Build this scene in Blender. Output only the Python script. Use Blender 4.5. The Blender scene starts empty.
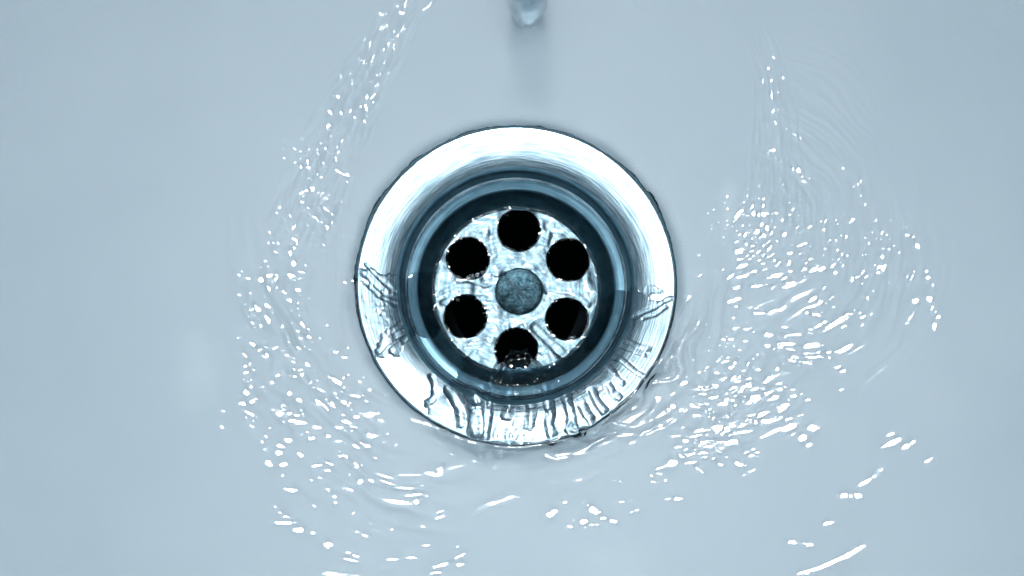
import bpy, bmesh, math, random
import numpy as np
from mathutils import Vector, Matrix

random.seed(7)
rng = np.random.default_rng(11)
U = 0.00021875            # one scene step in metres (the drain flange is 70 mm across = 320 steps)

sc = bpy.context.scene
C = sc.collection

# ------------------------------------------------------------------ camera, world, lamps, exposure
CAM = Vector((0.0, -165.0, 2050.0))
AIM = Vector((-4.0, -3.0, 0.0))
DIST = (CAM - AIM).length
cam_d = bpy.data.cameras.new('camera')
cam_d.sensor_width = 36.0
cam_d.lens = 36.0 * DIST / 1024.0
cam_d.clip_start = 0.01
cam_d.clip_end = 20
cam = bpy.data.objects.new('camera', cam_d)
C.objects.link(cam)
cam.location = CAM * U
_f = (AIM - CAM).normalized()
_r = _f.cross(Vector((0, 1, 0))).normalized()
_u = _r.cross(_f).normalized()
cam.rotation_euler = Matrix((_r, _u, -_f)).transposed().to_euler()
sc.camera = cam

world = bpy.data.worlds.new('World')
sc.world = world
world.use_nodes = True
bg = world.node_tree.nodes['Background']
bg.inputs[0].default_value = (0.03, 0.13, 0.21, 1)
bg.inputs[1].default_value = 0.55

def area(name, loc, target, size, radiance, col):
    d = bpy.data.lights.new(name, 'AREA')
    d.shape = 'SQUARE' if name == 'overhead_fill' else 'DISK'
    d.size = size
    d.color = col
    a = size * size if d.shape == 'SQUARE' else math.pi * size * size / 4
    d.energy = radiance * a * math.pi
    o = bpy.data.objects.new(name, d)
    C.objects.link(o)
    o.location = loc
    o.rotation_euler = (Vector(target) - Vector(loc)).to_track_quat('-Z', 'Y').to_euler()
    return o

KEY = Vector((-0.05, 0.62, 1.30))
# added overhead fill, made brightest in its middle and fading to the edge
fill_panel = area('overhead_fill', (0.0, -0.01, 0.52), (0, 0, 0), 0.78, 1.0, (0.80, 0.93, 1.0))
fill_panel.data.use_nodes = True
_nt = fill_panel.data.node_tree
_em = _nt.nodes['Emission']
_g = _nt.nodes.new('ShaderNodeNewGeometry')
_s = _nt.nodes.new('ShaderNodeVectorMath'); _s.operation = 'SUBTRACT'; _s.inputs[1].default_value = (0.5, 0.5, 0)
_m = _nt.nodes.new('ShaderNodeVectorMath'); _m.operation = 'MULTIPLY'; _m.inputs[1].default_value = (1, 1, 0)
_l = _nt.nodes.new('ShaderNodeVectorMath'); _l.operation = 'LENGTH'
_r2 = _nt.nodes.new('ShaderNodeMapRange'); _r2.interpolation_type = 'SMOOTHSTEP'
_r2.inputs[1].default_value = 0.0; _r2.inputs[2].default_value = 0.37; _r2.inputs[3].default_value = 6.2; _r2.inputs[4].default_value = 0.10
_nt.links.new(_g.outputs['Parametric'], _s.inputs[0]); _nt.links.new(_s.outputs[0], _m.inputs[0]); _nt.links.new(_m.outputs[0], _l.inputs[0])
_nt.links.new(_l.outputs['Value'], _r2.inputs[0]); _nt.links.new(_r2.outputs[0], _em.inputs['Strength'])
halo = area('halo_fill', KEY * 1.02, (0, 0, 0), 0.60, 3.0, (0.86, 0.95, 1.0))  # added wider disc behind the lamp, for soft glow and falloff
halo.data.spread = math.radians(14)
halo.data.cycles.is_caustics_light = True
lamp = area('lamp', KEY, (0, 0, 0), 0.26, 6.0, (0.93, 0.98, 1.0))
lamp.data.spread = math.radians(30)
lamp.data.cycles.is_caustics_light = True
sc.view_settings.view_transform = 'Standard'
sc.view_settings.look = 'None'
sc.view_settings.exposure = 0.13
sc.view_settings.gamma = 1.0
sc.view_settings.use_curve_mapping = False
sc.cycles.use_denoising = True
sc.cycles.use_adaptive_sampling = False
sc.cycles.max_bounces = 12
sc.cycles.transmission_bounces = 8
sc.cycles.glossy_bounces = 6
sc.cycles.diffuse_bounces = 3
sc.cycles.sample_clamp_indirect = 5.0
sc.cycles.blur_glossy = 0.6

# ------------------------------------------------------------------ picture-to-place survey of the sink
fx, fy = 512.0, 288.0
CR, CU, CF = np.array(_r), np.array(_u), np.array(_f)
CP = np.array(CAM)

def to_photo(x, y, z=0.0):
    dx, dy, dz = x - CP[0], y - CP[1], z - CP[2]
    d = dx * CF[0] + dy * CF[1] + dz * CF[2]
    return (fx + DIST * (dx * CR[0] + dy * CR[1] + dz * CR[2]) / d,
            fy - DIST * (dx * CU[0] + dy * CU[1] + dz * CU[2]) / d)

def from_photo(px, py, z=0.0):
    d = CF * DIST + CR * (px - fx) - CU * (py - fy)
    t = (z - CP[2]) / d[2]
    p = CP + d * t
    return float(p[0]), float(p[1])

# ------------------------------------------------------------------ noise helpers
class Noise:
    def __init__(self, seed, n=256):
        self.t = np.random.default_rng(seed).random((n, n)) * 2 - 1
        self.n = n
    def __call__(self, x, y):
        x = np.asarray(x, float); y = np.asarray(y, float)
        ix = np.floor(x).astype(int); iy = np.floor(y).astype(int)
        u = x - ix; v = y - iy
        u = u * u * u * (u * (u * 6 - 15) + 10); v = v * v * v * (v * (v * 6 - 15) + 10)
        n = self.n
        a = self.t[ix % n, iy % n]; b = self.t[(ix + 1) % n, iy % n]
        c = self.t[ix % n, (iy + 1) % n]; d = self.t[(ix + 1) % n, (iy + 1) % n]
        return (a * (1 - u) + b * u) * (1 - v) + (c * (1 - u) + d * u) * v

def sstep(a, b, x):
    t = np.clip((x - a) / (b - a), 0, 1)
    return t * t * (3 - 2 * t)

# ------------------------------------------------------------------ the shape of basin and drain (radius, height in steps)
PLATE_Z = -70.0
R_FL = 159.5
PROFILE = [(100.5, -45), (101.3, -42.2), (103, -40.4), (106, -39.0), (110, -37.6), (112.4, -36.0), (113.6, -30), (114.8, -22.0), (116.0, -15.5), (117.8, -11.4), (120.5, -9.1),
           (125, -7.2), (129.5, -5.7), (134.5, -4.3), (140, -3.1), (146, -2.0), (151, -1.2), (155, -0.5), (157.4, 0.0), (158.6, -0.1), (159.5, -1.2)]
THROAT = [(84, PLATE_Z + 0.5), (86.5, -69), (89, -65), (92, -61), (95, -56), (98, -51), (100.0, -46.5), (100.6, -44.8)]
_pr = np.array([p[0] for p in THROAT[:-1]] + [p[0] for p in PROFILE])
_pz = np.array([p[1] for p in THROAT[:-1]] + [p[1] for p in PROFILE])

def basin_z(r):
    r = np.asarray(r, float)
    q = np.clip(r - 160, 0, None)
    z = -6.8 + 0.018 * q + 5.5e-5 * q ** 2 - 1.5 * np.exp(-q / 7.0)
    z = z + np.where(r > 760, (np.clip(r - 760, 0, None) ** 2) * 0.0042, 0)
    return z

def ground_z(r):
    d = np.interp(r, _pr, _pz)
    d = np.where(r < 84, PLATE_Z, d)
    return np.where(r > 160, basin_z(r), d)

# ------------------------------------------------------------------ materials
def mat(name):
    m = bpy.data.materials.new(name)
    m.use_nodes = True
    nt = m.node_tree
    return m, nt, nt.nodes['Principled BSDF']

def N(nt, t, **k):
    n = nt.nodes.new(t)
    for a, b in k.items():
        setattr(n, a, b)
    return n

def ramp(nt, stops):
    r = N(nt, 'ShaderNodeValToRGB')
    e = r.color_ramp.elements
    while len(e) > 2:
        e.remove(e[-1])
    for i, (p, c) in enumerate(stops):
        if i >= 2:
            e.new(p)
        e[i].position = p
        e[i].color = (*c, 1) if len(c) == 3 else c
    return r

def make_enamel():
    m, nt, b = mat('enamel')
    L = nt.links.new
    tc = N(nt, 'ShaderNodeTexCoord')
    n1 = N(nt, 'ShaderNodeTexNoise'); n1.inputs['Scale'].default_value = 16; n1.inputs['Detail'].default_value = 4
    L(tc.outputs['Object'], n1.inputs['Vector'])
    n2 = N(nt, 'ShaderNodeTexNoise'); n2.inputs['Scale'].default_value = 2600; n2.inputs['Detail'].default_value = 2
    L(tc.outputs['Object'], n2.inputs['Vector'])
    r1 = ramp(nt, [(0.3, (0.665, 0.71, 0.745)), (0.7, (0.73, 0.765, 0.795))])
    L(n1.outputs['Fac'], r1.inputs[0])
    r2 = ramp(nt, [(0.3, (0.93, 0.94, 0.95)), (0.7, (1, 1, 1))])
    L(n2.outputs['Fac'], r2.inputs[0])
    mx = N(nt, 'ShaderNodeMix', data_type='RGBA', blend_type='MULTIPLY'); mx.inputs[0].default_value = 1
    L(r1.outputs[0], mx.inputs[6]); L(r2.outputs[0], mx.inputs[7])
    # contact shade round the drain, painted into the enamel as a ragged ring
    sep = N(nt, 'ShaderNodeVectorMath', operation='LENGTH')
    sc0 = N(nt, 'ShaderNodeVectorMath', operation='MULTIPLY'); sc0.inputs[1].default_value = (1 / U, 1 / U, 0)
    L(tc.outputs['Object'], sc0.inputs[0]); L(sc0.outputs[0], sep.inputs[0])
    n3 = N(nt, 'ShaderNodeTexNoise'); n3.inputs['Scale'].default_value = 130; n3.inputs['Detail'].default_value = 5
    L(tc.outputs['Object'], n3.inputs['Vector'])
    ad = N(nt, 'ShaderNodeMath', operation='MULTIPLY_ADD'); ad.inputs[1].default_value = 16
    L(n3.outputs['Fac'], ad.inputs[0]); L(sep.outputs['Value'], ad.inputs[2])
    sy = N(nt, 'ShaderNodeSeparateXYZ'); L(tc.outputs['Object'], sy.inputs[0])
    ym = N(nt, 'ShaderNodeMapRange'); ym.inputs[1].default_value = -0.029; ym.inputs[2].default_value = -0.037; ym.inputs[3].default_value = 0; ym.inputs[4].default_value = -11  # painted shade reaches further out below the lower rim
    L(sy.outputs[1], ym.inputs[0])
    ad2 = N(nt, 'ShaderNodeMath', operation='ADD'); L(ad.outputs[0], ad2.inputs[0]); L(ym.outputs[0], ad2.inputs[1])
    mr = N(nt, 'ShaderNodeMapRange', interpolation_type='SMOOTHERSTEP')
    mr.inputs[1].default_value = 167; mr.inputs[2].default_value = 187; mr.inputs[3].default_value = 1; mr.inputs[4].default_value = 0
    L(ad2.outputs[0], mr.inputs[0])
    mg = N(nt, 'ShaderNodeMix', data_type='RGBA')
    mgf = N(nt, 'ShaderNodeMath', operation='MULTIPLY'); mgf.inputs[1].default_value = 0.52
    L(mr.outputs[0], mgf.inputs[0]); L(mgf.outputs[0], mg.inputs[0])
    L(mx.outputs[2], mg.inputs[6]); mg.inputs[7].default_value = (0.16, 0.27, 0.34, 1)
    last = mg.outputs[2]
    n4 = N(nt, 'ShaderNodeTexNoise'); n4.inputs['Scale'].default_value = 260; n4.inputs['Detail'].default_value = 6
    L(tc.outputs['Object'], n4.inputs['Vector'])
    for (px, py, rx, ry, amt, pw) in ((198, 368, 22, 46, 0.34, 2), (619, 570, 44, 30, 0.3, 2), (727, 205, 9, 28, 0.35, 2), (470, 500, 60, 14, 0.18, 2)):  # soft pale reflections painted into the enamel colour
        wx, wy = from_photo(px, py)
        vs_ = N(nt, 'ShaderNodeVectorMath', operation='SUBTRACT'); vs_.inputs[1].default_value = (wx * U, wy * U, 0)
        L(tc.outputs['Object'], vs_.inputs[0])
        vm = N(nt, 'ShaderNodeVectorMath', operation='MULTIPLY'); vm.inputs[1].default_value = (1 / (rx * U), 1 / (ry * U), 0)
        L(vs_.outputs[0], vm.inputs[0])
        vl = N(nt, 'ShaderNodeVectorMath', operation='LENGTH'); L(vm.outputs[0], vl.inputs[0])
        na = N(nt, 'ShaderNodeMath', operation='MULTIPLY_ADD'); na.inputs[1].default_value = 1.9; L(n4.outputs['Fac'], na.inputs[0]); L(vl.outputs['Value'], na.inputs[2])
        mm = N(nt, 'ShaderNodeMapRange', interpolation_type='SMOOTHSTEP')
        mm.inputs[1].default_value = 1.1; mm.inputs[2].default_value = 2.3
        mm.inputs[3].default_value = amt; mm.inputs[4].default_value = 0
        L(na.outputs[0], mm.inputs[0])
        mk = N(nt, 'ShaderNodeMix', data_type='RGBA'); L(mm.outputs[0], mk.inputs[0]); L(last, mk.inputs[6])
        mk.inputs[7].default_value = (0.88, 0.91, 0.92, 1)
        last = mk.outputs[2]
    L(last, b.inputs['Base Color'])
    b.inputs['Roughness'].default_value = 0.35
    bp = N(nt, 'ShaderNodeBump'); bp.inputs['Strength'].default_value = 0.15; bp.inputs['Distance'].default_value = 0.0004
    L(n3.outputs['Fac'], bp.inputs['Height']); L(bp.outputs[0], b.inputs['Normal'])
    return m

def make_steel(name, c0, c1, rough, brushed=0.25, aniso=0.0, scale=1.0, grime=0.0):
    m, nt, b = mat(name)
    L = nt.links.new
    tc = N(nt, 'ShaderNodeTexCoord')
    # polar coordinates: brushing follows the turned circles
    sp = N(nt, 'ShaderNodeSeparateXYZ'); L(tc.outputs['Object'], sp.inputs[0])
    ln = N(nt, 'ShaderNodeVectorMath', operation='LENGTH'); L(tc.outputs['Object'], ln.inputs[0])
    nrm = N(nt, 'ShaderNodeVectorMath', operation='NORMALIZE'); L(tc.outputs['Object'], nrm.inputs[0])
    sc1 = N(nt, 'ShaderNodeVectorMath', operation='SCALE'); sc1.inputs['Scale'].default_value = 5 * scale
    L(nrm.outputs[0], sc1.inputs[0])
    cmb = N(nt, 'ShaderNodeCombineXYZ'); mul = N(nt, 'ShaderNodeMath', operation='MULTIPLY'); mul.inputs[1].default_value = 2600 * scale
    L(ln.outputs['Value'], mul.inputs[0]); L(mul.outputs[0], cmb.inputs[2])
    add = N(nt, 'ShaderNodeVectorMath', operation='ADD'); L(sc1.outputs[0], add.inputs[0]); L(cmb.outputs[0], add.inputs[1])
    n1 = N(nt, 'ShaderNodeTexNoise'); n1.inputs['Scale'].default_value = 1.0; n1.inputs['Detail'].default_value = 5
    L(add.outputs[0], n1.inputs['Vector'])
    n2 = N(nt, 'ShaderNodeTexNoise'); n2.inputs['Scale'].default_value = 420; n2.inputs['Detail'].default_value = 6; n2.inputs['Roughness'].default_value = 0.65
    L(tc.outputs['Object'], n2.inputs['Vector'])
    r1 = ramp(nt, [(0.32, c0), (0.68, c1)]); L(n1.outputs['Fac'], r1.inputs[0])
    r2 = ramp(nt, [(0.34, (1 - grime,) * 3), (0.60, (1, 1, 1))]); L(n2.outputs['Fac'], r2.inputs[0])
    mx = N(nt, 'ShaderNodeMix', data_type='RGBA', blend_type='MULTIPLY'); mx.inputs[0].default_value = 1
    L(r1.outputs[0], mx.inputs[6]); L(r2.outputs[0], mx.inputs[7])
    L(mx.outputs[2], b.inputs['Base Color'])
    b.inputs['Metallic'].default_value = 1
    rr = N(nt, 'ShaderNodeMapRange'); rr.inputs[3].default_value = rough * 0.88; rr.inputs[4].default_value = rough * 1.15
    L(n2.outputs['Fac'], rr.inputs[0]); L(rr.outputs[0], b.inputs['Roughness'])
    bp = N(nt, 'ShaderNodeBump'); bp.inputs['Strength'].default_value = brushed; bp.inputs['Distance'].default_value = 0.00012
    L(n1.outputs['Fac'], bp.inputs['Height']); L(bp.outputs[0], b.inputs['Normal'])
    return m

def make_plain(name, c, rough, metallic=0.0, bump=0.0, bscale=900):
    m, nt, b = mat(name)
    L = nt.links.new
    tc = N(nt, 'ShaderNodeTexCoord')
    n = N(nt, 'ShaderNodeTexNoise'); n.inputs['Scale'].default_value = bscale; n.inputs['Detail'].default_value = 5
    L(tc.outputs['Object'], n.inputs['Vector'])
    r = ramp(nt, [(0.35, tuple(v * 0.55 for v in c)), (0.7, tuple(min(1, v * 1.5) for v in c))])
    L(n.outputs['Fac'], r.inputs[0]); L(r.outputs[0], b.inputs['Base Color'])
    b.inputs['Roughness'].default_value = rough
    b.inputs['Metallic'].default_value = metallic
    bp = N(nt, 'ShaderNodeBump'); bp.inputs['Strength'].default_value = bump; bp.inputs['Distance'].default_value = 0.0003
    L(n.outputs['Fac'], bp.inputs['Height']); L(bp.outputs[0], b.inputs['Normal'])
    return m

def make_water(name, col, rough=0.0, ior=1.333):
    m, nt, b = mat(name)
    b.inputs['Base Color'].default_value = (*col, 1)
    b.inputs['Roughness'].default_value = rough
    b.inputs['IOR'].default_value = ior
    b.inputs['Transmission Weight'].default_value = 1
    return m

M_ENAMEL = make_enamel()
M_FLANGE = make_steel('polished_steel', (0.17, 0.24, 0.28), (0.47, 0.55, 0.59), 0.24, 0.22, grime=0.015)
M_THROAT = make_steel('shaded_throat_steel', (0.022, 0.068, 0.095), (0.05, 0.115, 0.15), 0.42, 0.08, grime=0.4)  # darkness of the recess put into the steel colour
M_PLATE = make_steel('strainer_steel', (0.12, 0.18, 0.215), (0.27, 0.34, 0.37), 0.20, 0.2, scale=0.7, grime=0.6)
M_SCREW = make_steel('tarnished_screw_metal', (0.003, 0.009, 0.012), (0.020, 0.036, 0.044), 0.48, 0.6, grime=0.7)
M_SEAL = make_plain('dark_sealant', (0.004, 0.014, 0.02), 0.6, 0, 0.3, 1400)
M_SEAL.node_tree.nodes['Principled BSDF'].inputs['Specular IOR Level'].default_value = 0.12
M_PIPE = make_plain('black_pipe', (0.0012, 0.003, 0.004), 0.9)
M_PIPE.node_tree.nodes['Principled BSDF'].inputs['Specular IOR Level'].default_value = 0.03
M_WATER = make_water('clear_water', (0.985, 0.995, 1.0), 0.13)
M_JET = make_water('stream_water', (0.36, 0.49, 0.56))

# ------------------------------------------------------------------ object helpers
def link(name, me, m, parent=None, smooth=True):
    o = bpy.data.objects.new(name, me)
    C.objects.link(o)
    if m:
        me.materials.append(m)
    if smooth:
        me.polygons.foreach_set('use_smooth', [True] * len(me.polygons))
    if parent:
        o.parent = parent
    return o

def lathe(name, prof, m, parent=None, seg=256, wob=None):
    vs, fs = [], []
    for r, z in prof:
        for k in range(seg):
            a = 2 * math.pi * k / seg
            rr, zz = (r, z) if wob is None else wob(r, z, a)
            vs.append((rr * math.cos(a) * U, rr * math.sin(a) * U, zz * U))
    for i in range(len(prof) - 1):
        for k in range(seg):
            k2 = (k + 1) % seg
            fs.append((i * seg + k, i * seg + k2, (i + 1) * seg + k2, (i + 1) * seg + k))
    me = bpy.data.meshes.new(name)
    me.from_pydata(vs, [], fs)
    me.update()
    return link(name, me, m, parent)

# ------------------------------------------------------------------ basin
rs = list(np.concatenate([np.linspace(156, 200, 30), np.geomspace(206, 1010, 70)]))
bprof = [(r, float(basin_z(max(r, 160)))) for r in rs]
rz = bprof[-1]
bprof += [(rz[0] + 8, rz[1] + 14), (rz[0] + 18, rz[1] + 20), (rz[0] + 34, rz[1] + 22), (rz[0] + 150, rz[1] + 22), (rz[0] + 160, rz[1] + 16), (rz[0] + 162, rz[1] + 2)]
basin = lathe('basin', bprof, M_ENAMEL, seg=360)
basin['kind'] = 'structure'

# ------------------------------------------------------------------ drain
drain = bpy.data.objects.new('sink_drain', None)
drain.empty_display_size = 0.02
C.objects.link(drain)
drain['label'] = 'round steel sink drain with six holes and a central screw, set in the pale basin'
drain['category'] = 'drain'

def under(prof, t=2.5):
    return prof
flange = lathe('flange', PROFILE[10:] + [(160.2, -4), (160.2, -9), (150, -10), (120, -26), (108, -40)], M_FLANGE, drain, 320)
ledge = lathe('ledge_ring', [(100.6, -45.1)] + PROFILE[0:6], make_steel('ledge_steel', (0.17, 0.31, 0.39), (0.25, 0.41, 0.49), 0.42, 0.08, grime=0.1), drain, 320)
lip = lathe('inner_lip', PROFILE[5:11], make_steel('shaded_lip_steel', (0.06, 0.13, 0.17), (0.12, 0.21, 0.26), 0.40, 0.10, grime=0.1), drain, 320)  # shade of the inward bend put into a darker steel colour
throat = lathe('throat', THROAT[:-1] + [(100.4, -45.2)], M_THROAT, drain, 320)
# uneven sealant round the flange; its black also paints the rim gap's shadow
ns = Noise(3)
def wob(r, z, a):
    if r < 158:
        return r, z
    top = 0.5 + 0.5 * math.sin(a)
    deg = math.degrees(a) % 360
    bump = lambda c, s_: math.exp(-(((deg - c + 180) % 360 - 180) / s_) ** 2)
    w = (0.9 + 1.0 * top + 1.9 * bump(143, 16) + 2.0 * bump(33, 15) + 1.0 * bump(92, 22) + 1.2 * bump(180, 15)) * (0.85 + 0.5 * float(ns(a * 9 + 3, 0.5)) + 0.22 * float(ns(a * 22, 7.5)) + 0.2 * float(ns(a * 60, 2.5)))
    k = (r - 158) / 4.0
    return 158 + k * (2.4 + max(0, w) * 1.1), z
seal = lathe('sealant', [(156, -6), (158, -0.9), (159.0, -1.0), (160.2, -0.9), (161.4, -1.8), (162, -4), (162, -12)], M_SEAL, drain, 900, wob)

# strainer plate with six round holes
PC = (0.0, 0.0)
HOLES = []
for px, py in ((519, 230), (568.3, 260), (567, 319.3), (516.2, 349.5), (465.3, 317), (468, 258.7)):
    HOLES.append(from_photo(px, py, PLATE_Z))
HR = 22.6
cu = bpy.data.curves.new('strainer_outline', 'CURVE')
cu.dimensions = '2D'
cu.fill_mode = 'BOTH'
cu.extrude = 1.6 * U
cu.bevel_depth = 0.9 * U
cu.bevel_resolution = 3
def ring(cx, cy, r, n):
    s = cu.splines.new('POLY')
    s.points.add(n - 1)
    for k in range(n):
        a = 2 * math.pi * k / n
        s.points[k].co = ((cx + r * math.cos(a)) * U, (cy + r * math.sin(a)) * U, 0, 1)
    s.use_cyclic_u = True
ring(0, 0, 84.5, 160)
for hx, hy in HOLES:
    ring(hx, hy, HR + 0.6, 72)
co = bpy.data.objects.new('tmp', cu)
C.objects.link(co)
dg = bpy.context.evaluated_depsgraph_get()
pm = bpy.data.meshes.new_from_object(co.evaluated_get(dg))
bpy.data.objects.remove(co)
plate = link('strainer_plate', pm, None, drain, smooth=False)
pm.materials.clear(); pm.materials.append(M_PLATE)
plate.location = (0, 0, (PLATE_Z - 2.6) * U)

# the screw in the middle
SX, SY = from_photo(519, 291, PLATE_Z + 5)
def screw_mesh():
    n = 64
    prof = [(0, 4.6), (4, 4.55), (9, 4.3), (14, 3.9), (19, 3.1), (22.5, 2.0), (24.4, 0.6), (25, -1.0)]
    bm = bmesh.new()
    rings = []
    a_slot = math.radians(-42)
    for r, z in prof:
        rg = []
        for k in range(n):
            a = 2 * math.pi * k / n
            rr = r * (1 + 0.02 * float(ns(a * 3, r)))
            rg.append(bm.verts.new((rr * math.cos(a) * U, rr * math.sin(a) * U, z * U + 0.35 * U * float(ns(r * 0.5 + 30, a * 5)))))
            if r == 0:
                break
        rings.append(rg)
    for k in range(n):
        bm.faces.new((rings[0][0], rings[1][k], rings[1][(k + 1) % n]))
    for i in range(1, len(rings) - 1):
        for k in range(n):
            bm.faces.new((rings[i][k], rings[i + 1][k], rings[i + 1][(k + 1) % n], rings[i][(k + 1) % n]))
    me = bpy.data.meshes.new('screw')
    bm.to_mesh(me); bm.free()
    return me
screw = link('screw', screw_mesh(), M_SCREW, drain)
screw.location = (SX * U, SY * U, PLATE_Z * U)
screw.scale = (1, 1, 0.5)
# driver slot, a narrow dark channel lying across the head
bm = bmesh.new()
a = math.radians(-42)
ca, sa = math.cos(a), math.sin(a)
prev = None
for t in np.linspace(-20, 20, 25):
    zz = 4.62 - 0.0042 * t * t
    row = []
    for s_, dz in ((-1.1, 0.45), (-0.75, 0.75), (-0.5, 0.2), (0.5, 0.2), (0.75, 0.75), (1.1, 0.45)):
        row.append(bm.verts.new(((t * ca - s_ * sa) * U, (t * sa + s_ * ca) * U, (zz + dz) * U)))
    if prev:
        for k in range(5):
            bm.faces.new((prev[k], prev[k + 1], row[k + 1], row[k]))
    prev = row
me = bpy.data.meshes.new('slot'); bm.to_mesh(me); bm.free()
slot = link('slot', me, M_SEAL, screw)

# waste pipe under the strainer
lathe('waste_pipe', [(86, -73.5), (86, -150), (70, -200), (70, -420), (0.01, -421)], M_PIPE, drain, 96)

# ------------------------------------------------------------------ running water: one sheet over basin and drain
def axis(lo, hi, step, far):
    core = np.arange(lo, hi + step, step)
    g = []
    x, s = 0.0, step
    while x < far:
        s *= 1.18
        x += s
        g.append(x)
    g = np.array(g)
    return np.concatenate([(core[0] - g)[::-1], core, core[-1] + g])
STEP = 0.85
ax = axis(-530, 530, STEP, 420)
ay = axis(-305, 300, STEP, 560)
X, Y = np.meshgrid(ax, ay)
R = np.hypot(X, Y)
PX, PY = to_photo(X, Y)
G = ground_z(R)
TH = np.degrees(np.arctan2(-Y, X))          # 0 right, 90 towards the lower edge, 180 left
NA, NB, NC, ND = Noise(21), Noise(22), Noise(23), Noise(24)

def ell(cx, cy, a, b, ang=0.0, p=1.0):
    t = math.radians(ang)
    dx, dy = PX - cx, PY - cy
    u = (dx * math.cos(t) + dy * math.sin(t)) / a
    v = (-dx * math.sin(t) + dy * math.cos(t)) / b
    return np.exp(-(u * u + v * v) ** p)

H = np.zeros_like(X)
warpx = NA(PX / 38, PY / 38) * 6 + NB(PX / 15, PY / 15) * 1.8
warpy = NC(PX / 38, PY / 38) * 6 + ND(PX / 15, PY / 15) * 1.8

def waves(cx, cy, lam, amp, mask, stretch=7.0, seed=1, sharp=0.0):
    global H
    dx, dy = PX + warpx - cx, PY + warpy - cy
    rho = np.hypot(dx, dy)
    th = np.arctan2(dy, dx)
    n1, n2 = Noise(seed * 7 + 1), Noise(seed * 7 + 2)
    ref = np.median(rho[mask > 0.5]) if (mask > 0.5).any() else 100
    s = th * ref
    w = 0.85 * n1(rho / (lam * 0.5), s / (lam * stretch * 0.42)) + 0.15 * np.sin(2 * math.pi * rho / lam + 2.2 * n2(rho / (3 * lam), s / (lam * stretch)))
    H += 2.6 * amp * mask * w

waves(735, 225, 7.0, 0.12, ell(812, 175, 52, 115, 0), 8, 1)
waves(735, 215, 12, 0.24, ell(800, 315, 95, 55, -15), 8, 2)
waves(735, 240, 9, 0.18, ell(880, 300, 50, 90, 10), 8, 15)
waves(516, 285, 11, 0.50, ell(664, 372, 30, 105, 38), 8, 3)
waves(516, 250, 16, 0.6, ell(632, 425, 75, 24, -25), 9, 16)
waves(440, 372, 14, 0.38, ell(430, 500, 115, 50, -8), 9, 4)
waves(450, 130, 7.5, 0.14, ell(325, 220, 50, 60, 40), 7, 5)
waves(470, 205, 13, 0.42, ell(276, 335, 42, 88, -10), 4, 6)
waves(490, 220, 12, 0.42, ell(348, 415, 85, 60, 40), 5, 7)
waves(516, 285, 7, 0.14, ell(345, 300, 16, 60, 0), 6, 8)
waves(690, 250, 11, 0.40, ell(735, 405, 75, 55, -20), 3, 9)
waves(620, 150, 12, 0.10, ell(560, 500, 90, 40, 0), 6, 10)
waves(516, 285, 26, 0.18, ell(516, 468, 90, 20, 0), 2, 17)

def stream(pts, w0, w1, lam, amp, stretch, seed):
    """ripples drawn out along a running stream"""
    global H
    best = np.full_like(X, 1e9); S = np.zeros_like(X); T = np.zeros_like(X)
    tot = 0.0
    for (x0, y0), (x1, y1) in zip(pts[:-1], pts[1:]):
        dx, dy = x1 - x0, y1 - y0
        l = math.hypot(dx, dy)
        t = np.clip(((PX - x0) * dx + (PY - y0) * dy) / l / l, 0, 1)
        qx, qy = PX - x0 - t * dx, PY - y0 - t * dy
        d = np.hypot(qx, qy)
        sg = np.sign(qx * dy - qy * dx)
        k = d < best
        best = np.where(k, d, best); S = np.where(k, tot + t * l, S); T = np.where(k, d * sg, T)
        tot += l
    w = w0 + (w1 - w0) * S / tot
    m = np.exp(-(best / w) ** 4) * sstep(0, 60, S + 10) * sstep(0, 30, tot - S)
    n1, n2 = Noise(seed), Noise(seed + 1)
    TT = T * w1 / w + warpx * 0.35
    H += amp * m * (n1(TT / (lam * 0.5), S / (lam * 0.5 * stretch)) + 0.5 * n2(TT / (lam * 0.27), S / (lam * 0.27 * stretch)))

stream([(425, -20), (404, 10), (380, 55), (352, 105), (332, 150), (312, 205), (290, 250)], 18, 38, 9, 0.58, 4, 61)
stream([(448, -14), (428, 10), (414, 24)], 5, 4, 8, 0.9, 6, 63)
stream([(752, 20), (770, 70), (776, 120), (774, 190), (765, 240)], 14, 40, 7, 0.34, 7, 65)
stream([(622, -20), (634, 2), (648, 28)], 9, 5, 7, 0.6, 4, 67)
stream([(655, -20), (664, 4), (670, 14)], 5, 4, 7, 0.4, 4, 69)

# loops and swells just outside the lower right rim
def swell(pts, w, h):
    global H
    best = np.full_like(X, 1e9); S = np.zeros_like(X); tot = 0.0
    for (x0, y0), (x1, y1) in zip(pts[:-1], pts[1:]):
        dx, dy = x1 - x0, y1 - y0
        l = math.hypot(dx, dy)
        t = np.clip(((PX - x0) * dx + (PY - y0) * dy) / l / l, 0, 1)
        d = np.hypot(PX - x0 - t * dx, PY - y0 - t * dy)
        k = d < best
        best = np.where(k, d, best); S = np.where(k, tot + t * l, S)
        tot += l
    H += h * np.exp(-(best / w) ** 2) * sstep(0, 0.25, S / tot + 0.05) * sstep(0, 0.3, 1.05 - S / tot)
swell([(616, 405), (622, 409), (630, 411), (638, 407), (642, 400), (643, 393)], 2.2, 1.5)
swell([(639, 393), (646, 387), (656, 383), (668, 382), (680, 378)], 2.0, 1.3)
swell([(605, 419), (618, 425), (634, 428), (650, 423), (666, 414), (679, 404)], 2.4, 1.4)
swell([(641, 386), (650, 378), (660, 372), (672, 368)], 2.0, 1.2)
swell([(600, 430), (620, 437), (642, 436), (664, 428), (684, 414)], 2.6, 0.9)
swell([(653, 371), (664, 356), (676, 338), (688, 322)], 2.4, 1.0)
swell([(662, 372), (676, 354), (690, 334), (704, 318)], 2.6, 0.9)
swell([(674, 320), (682, 306), (692, 296)], 2.0, 0.8)
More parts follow.
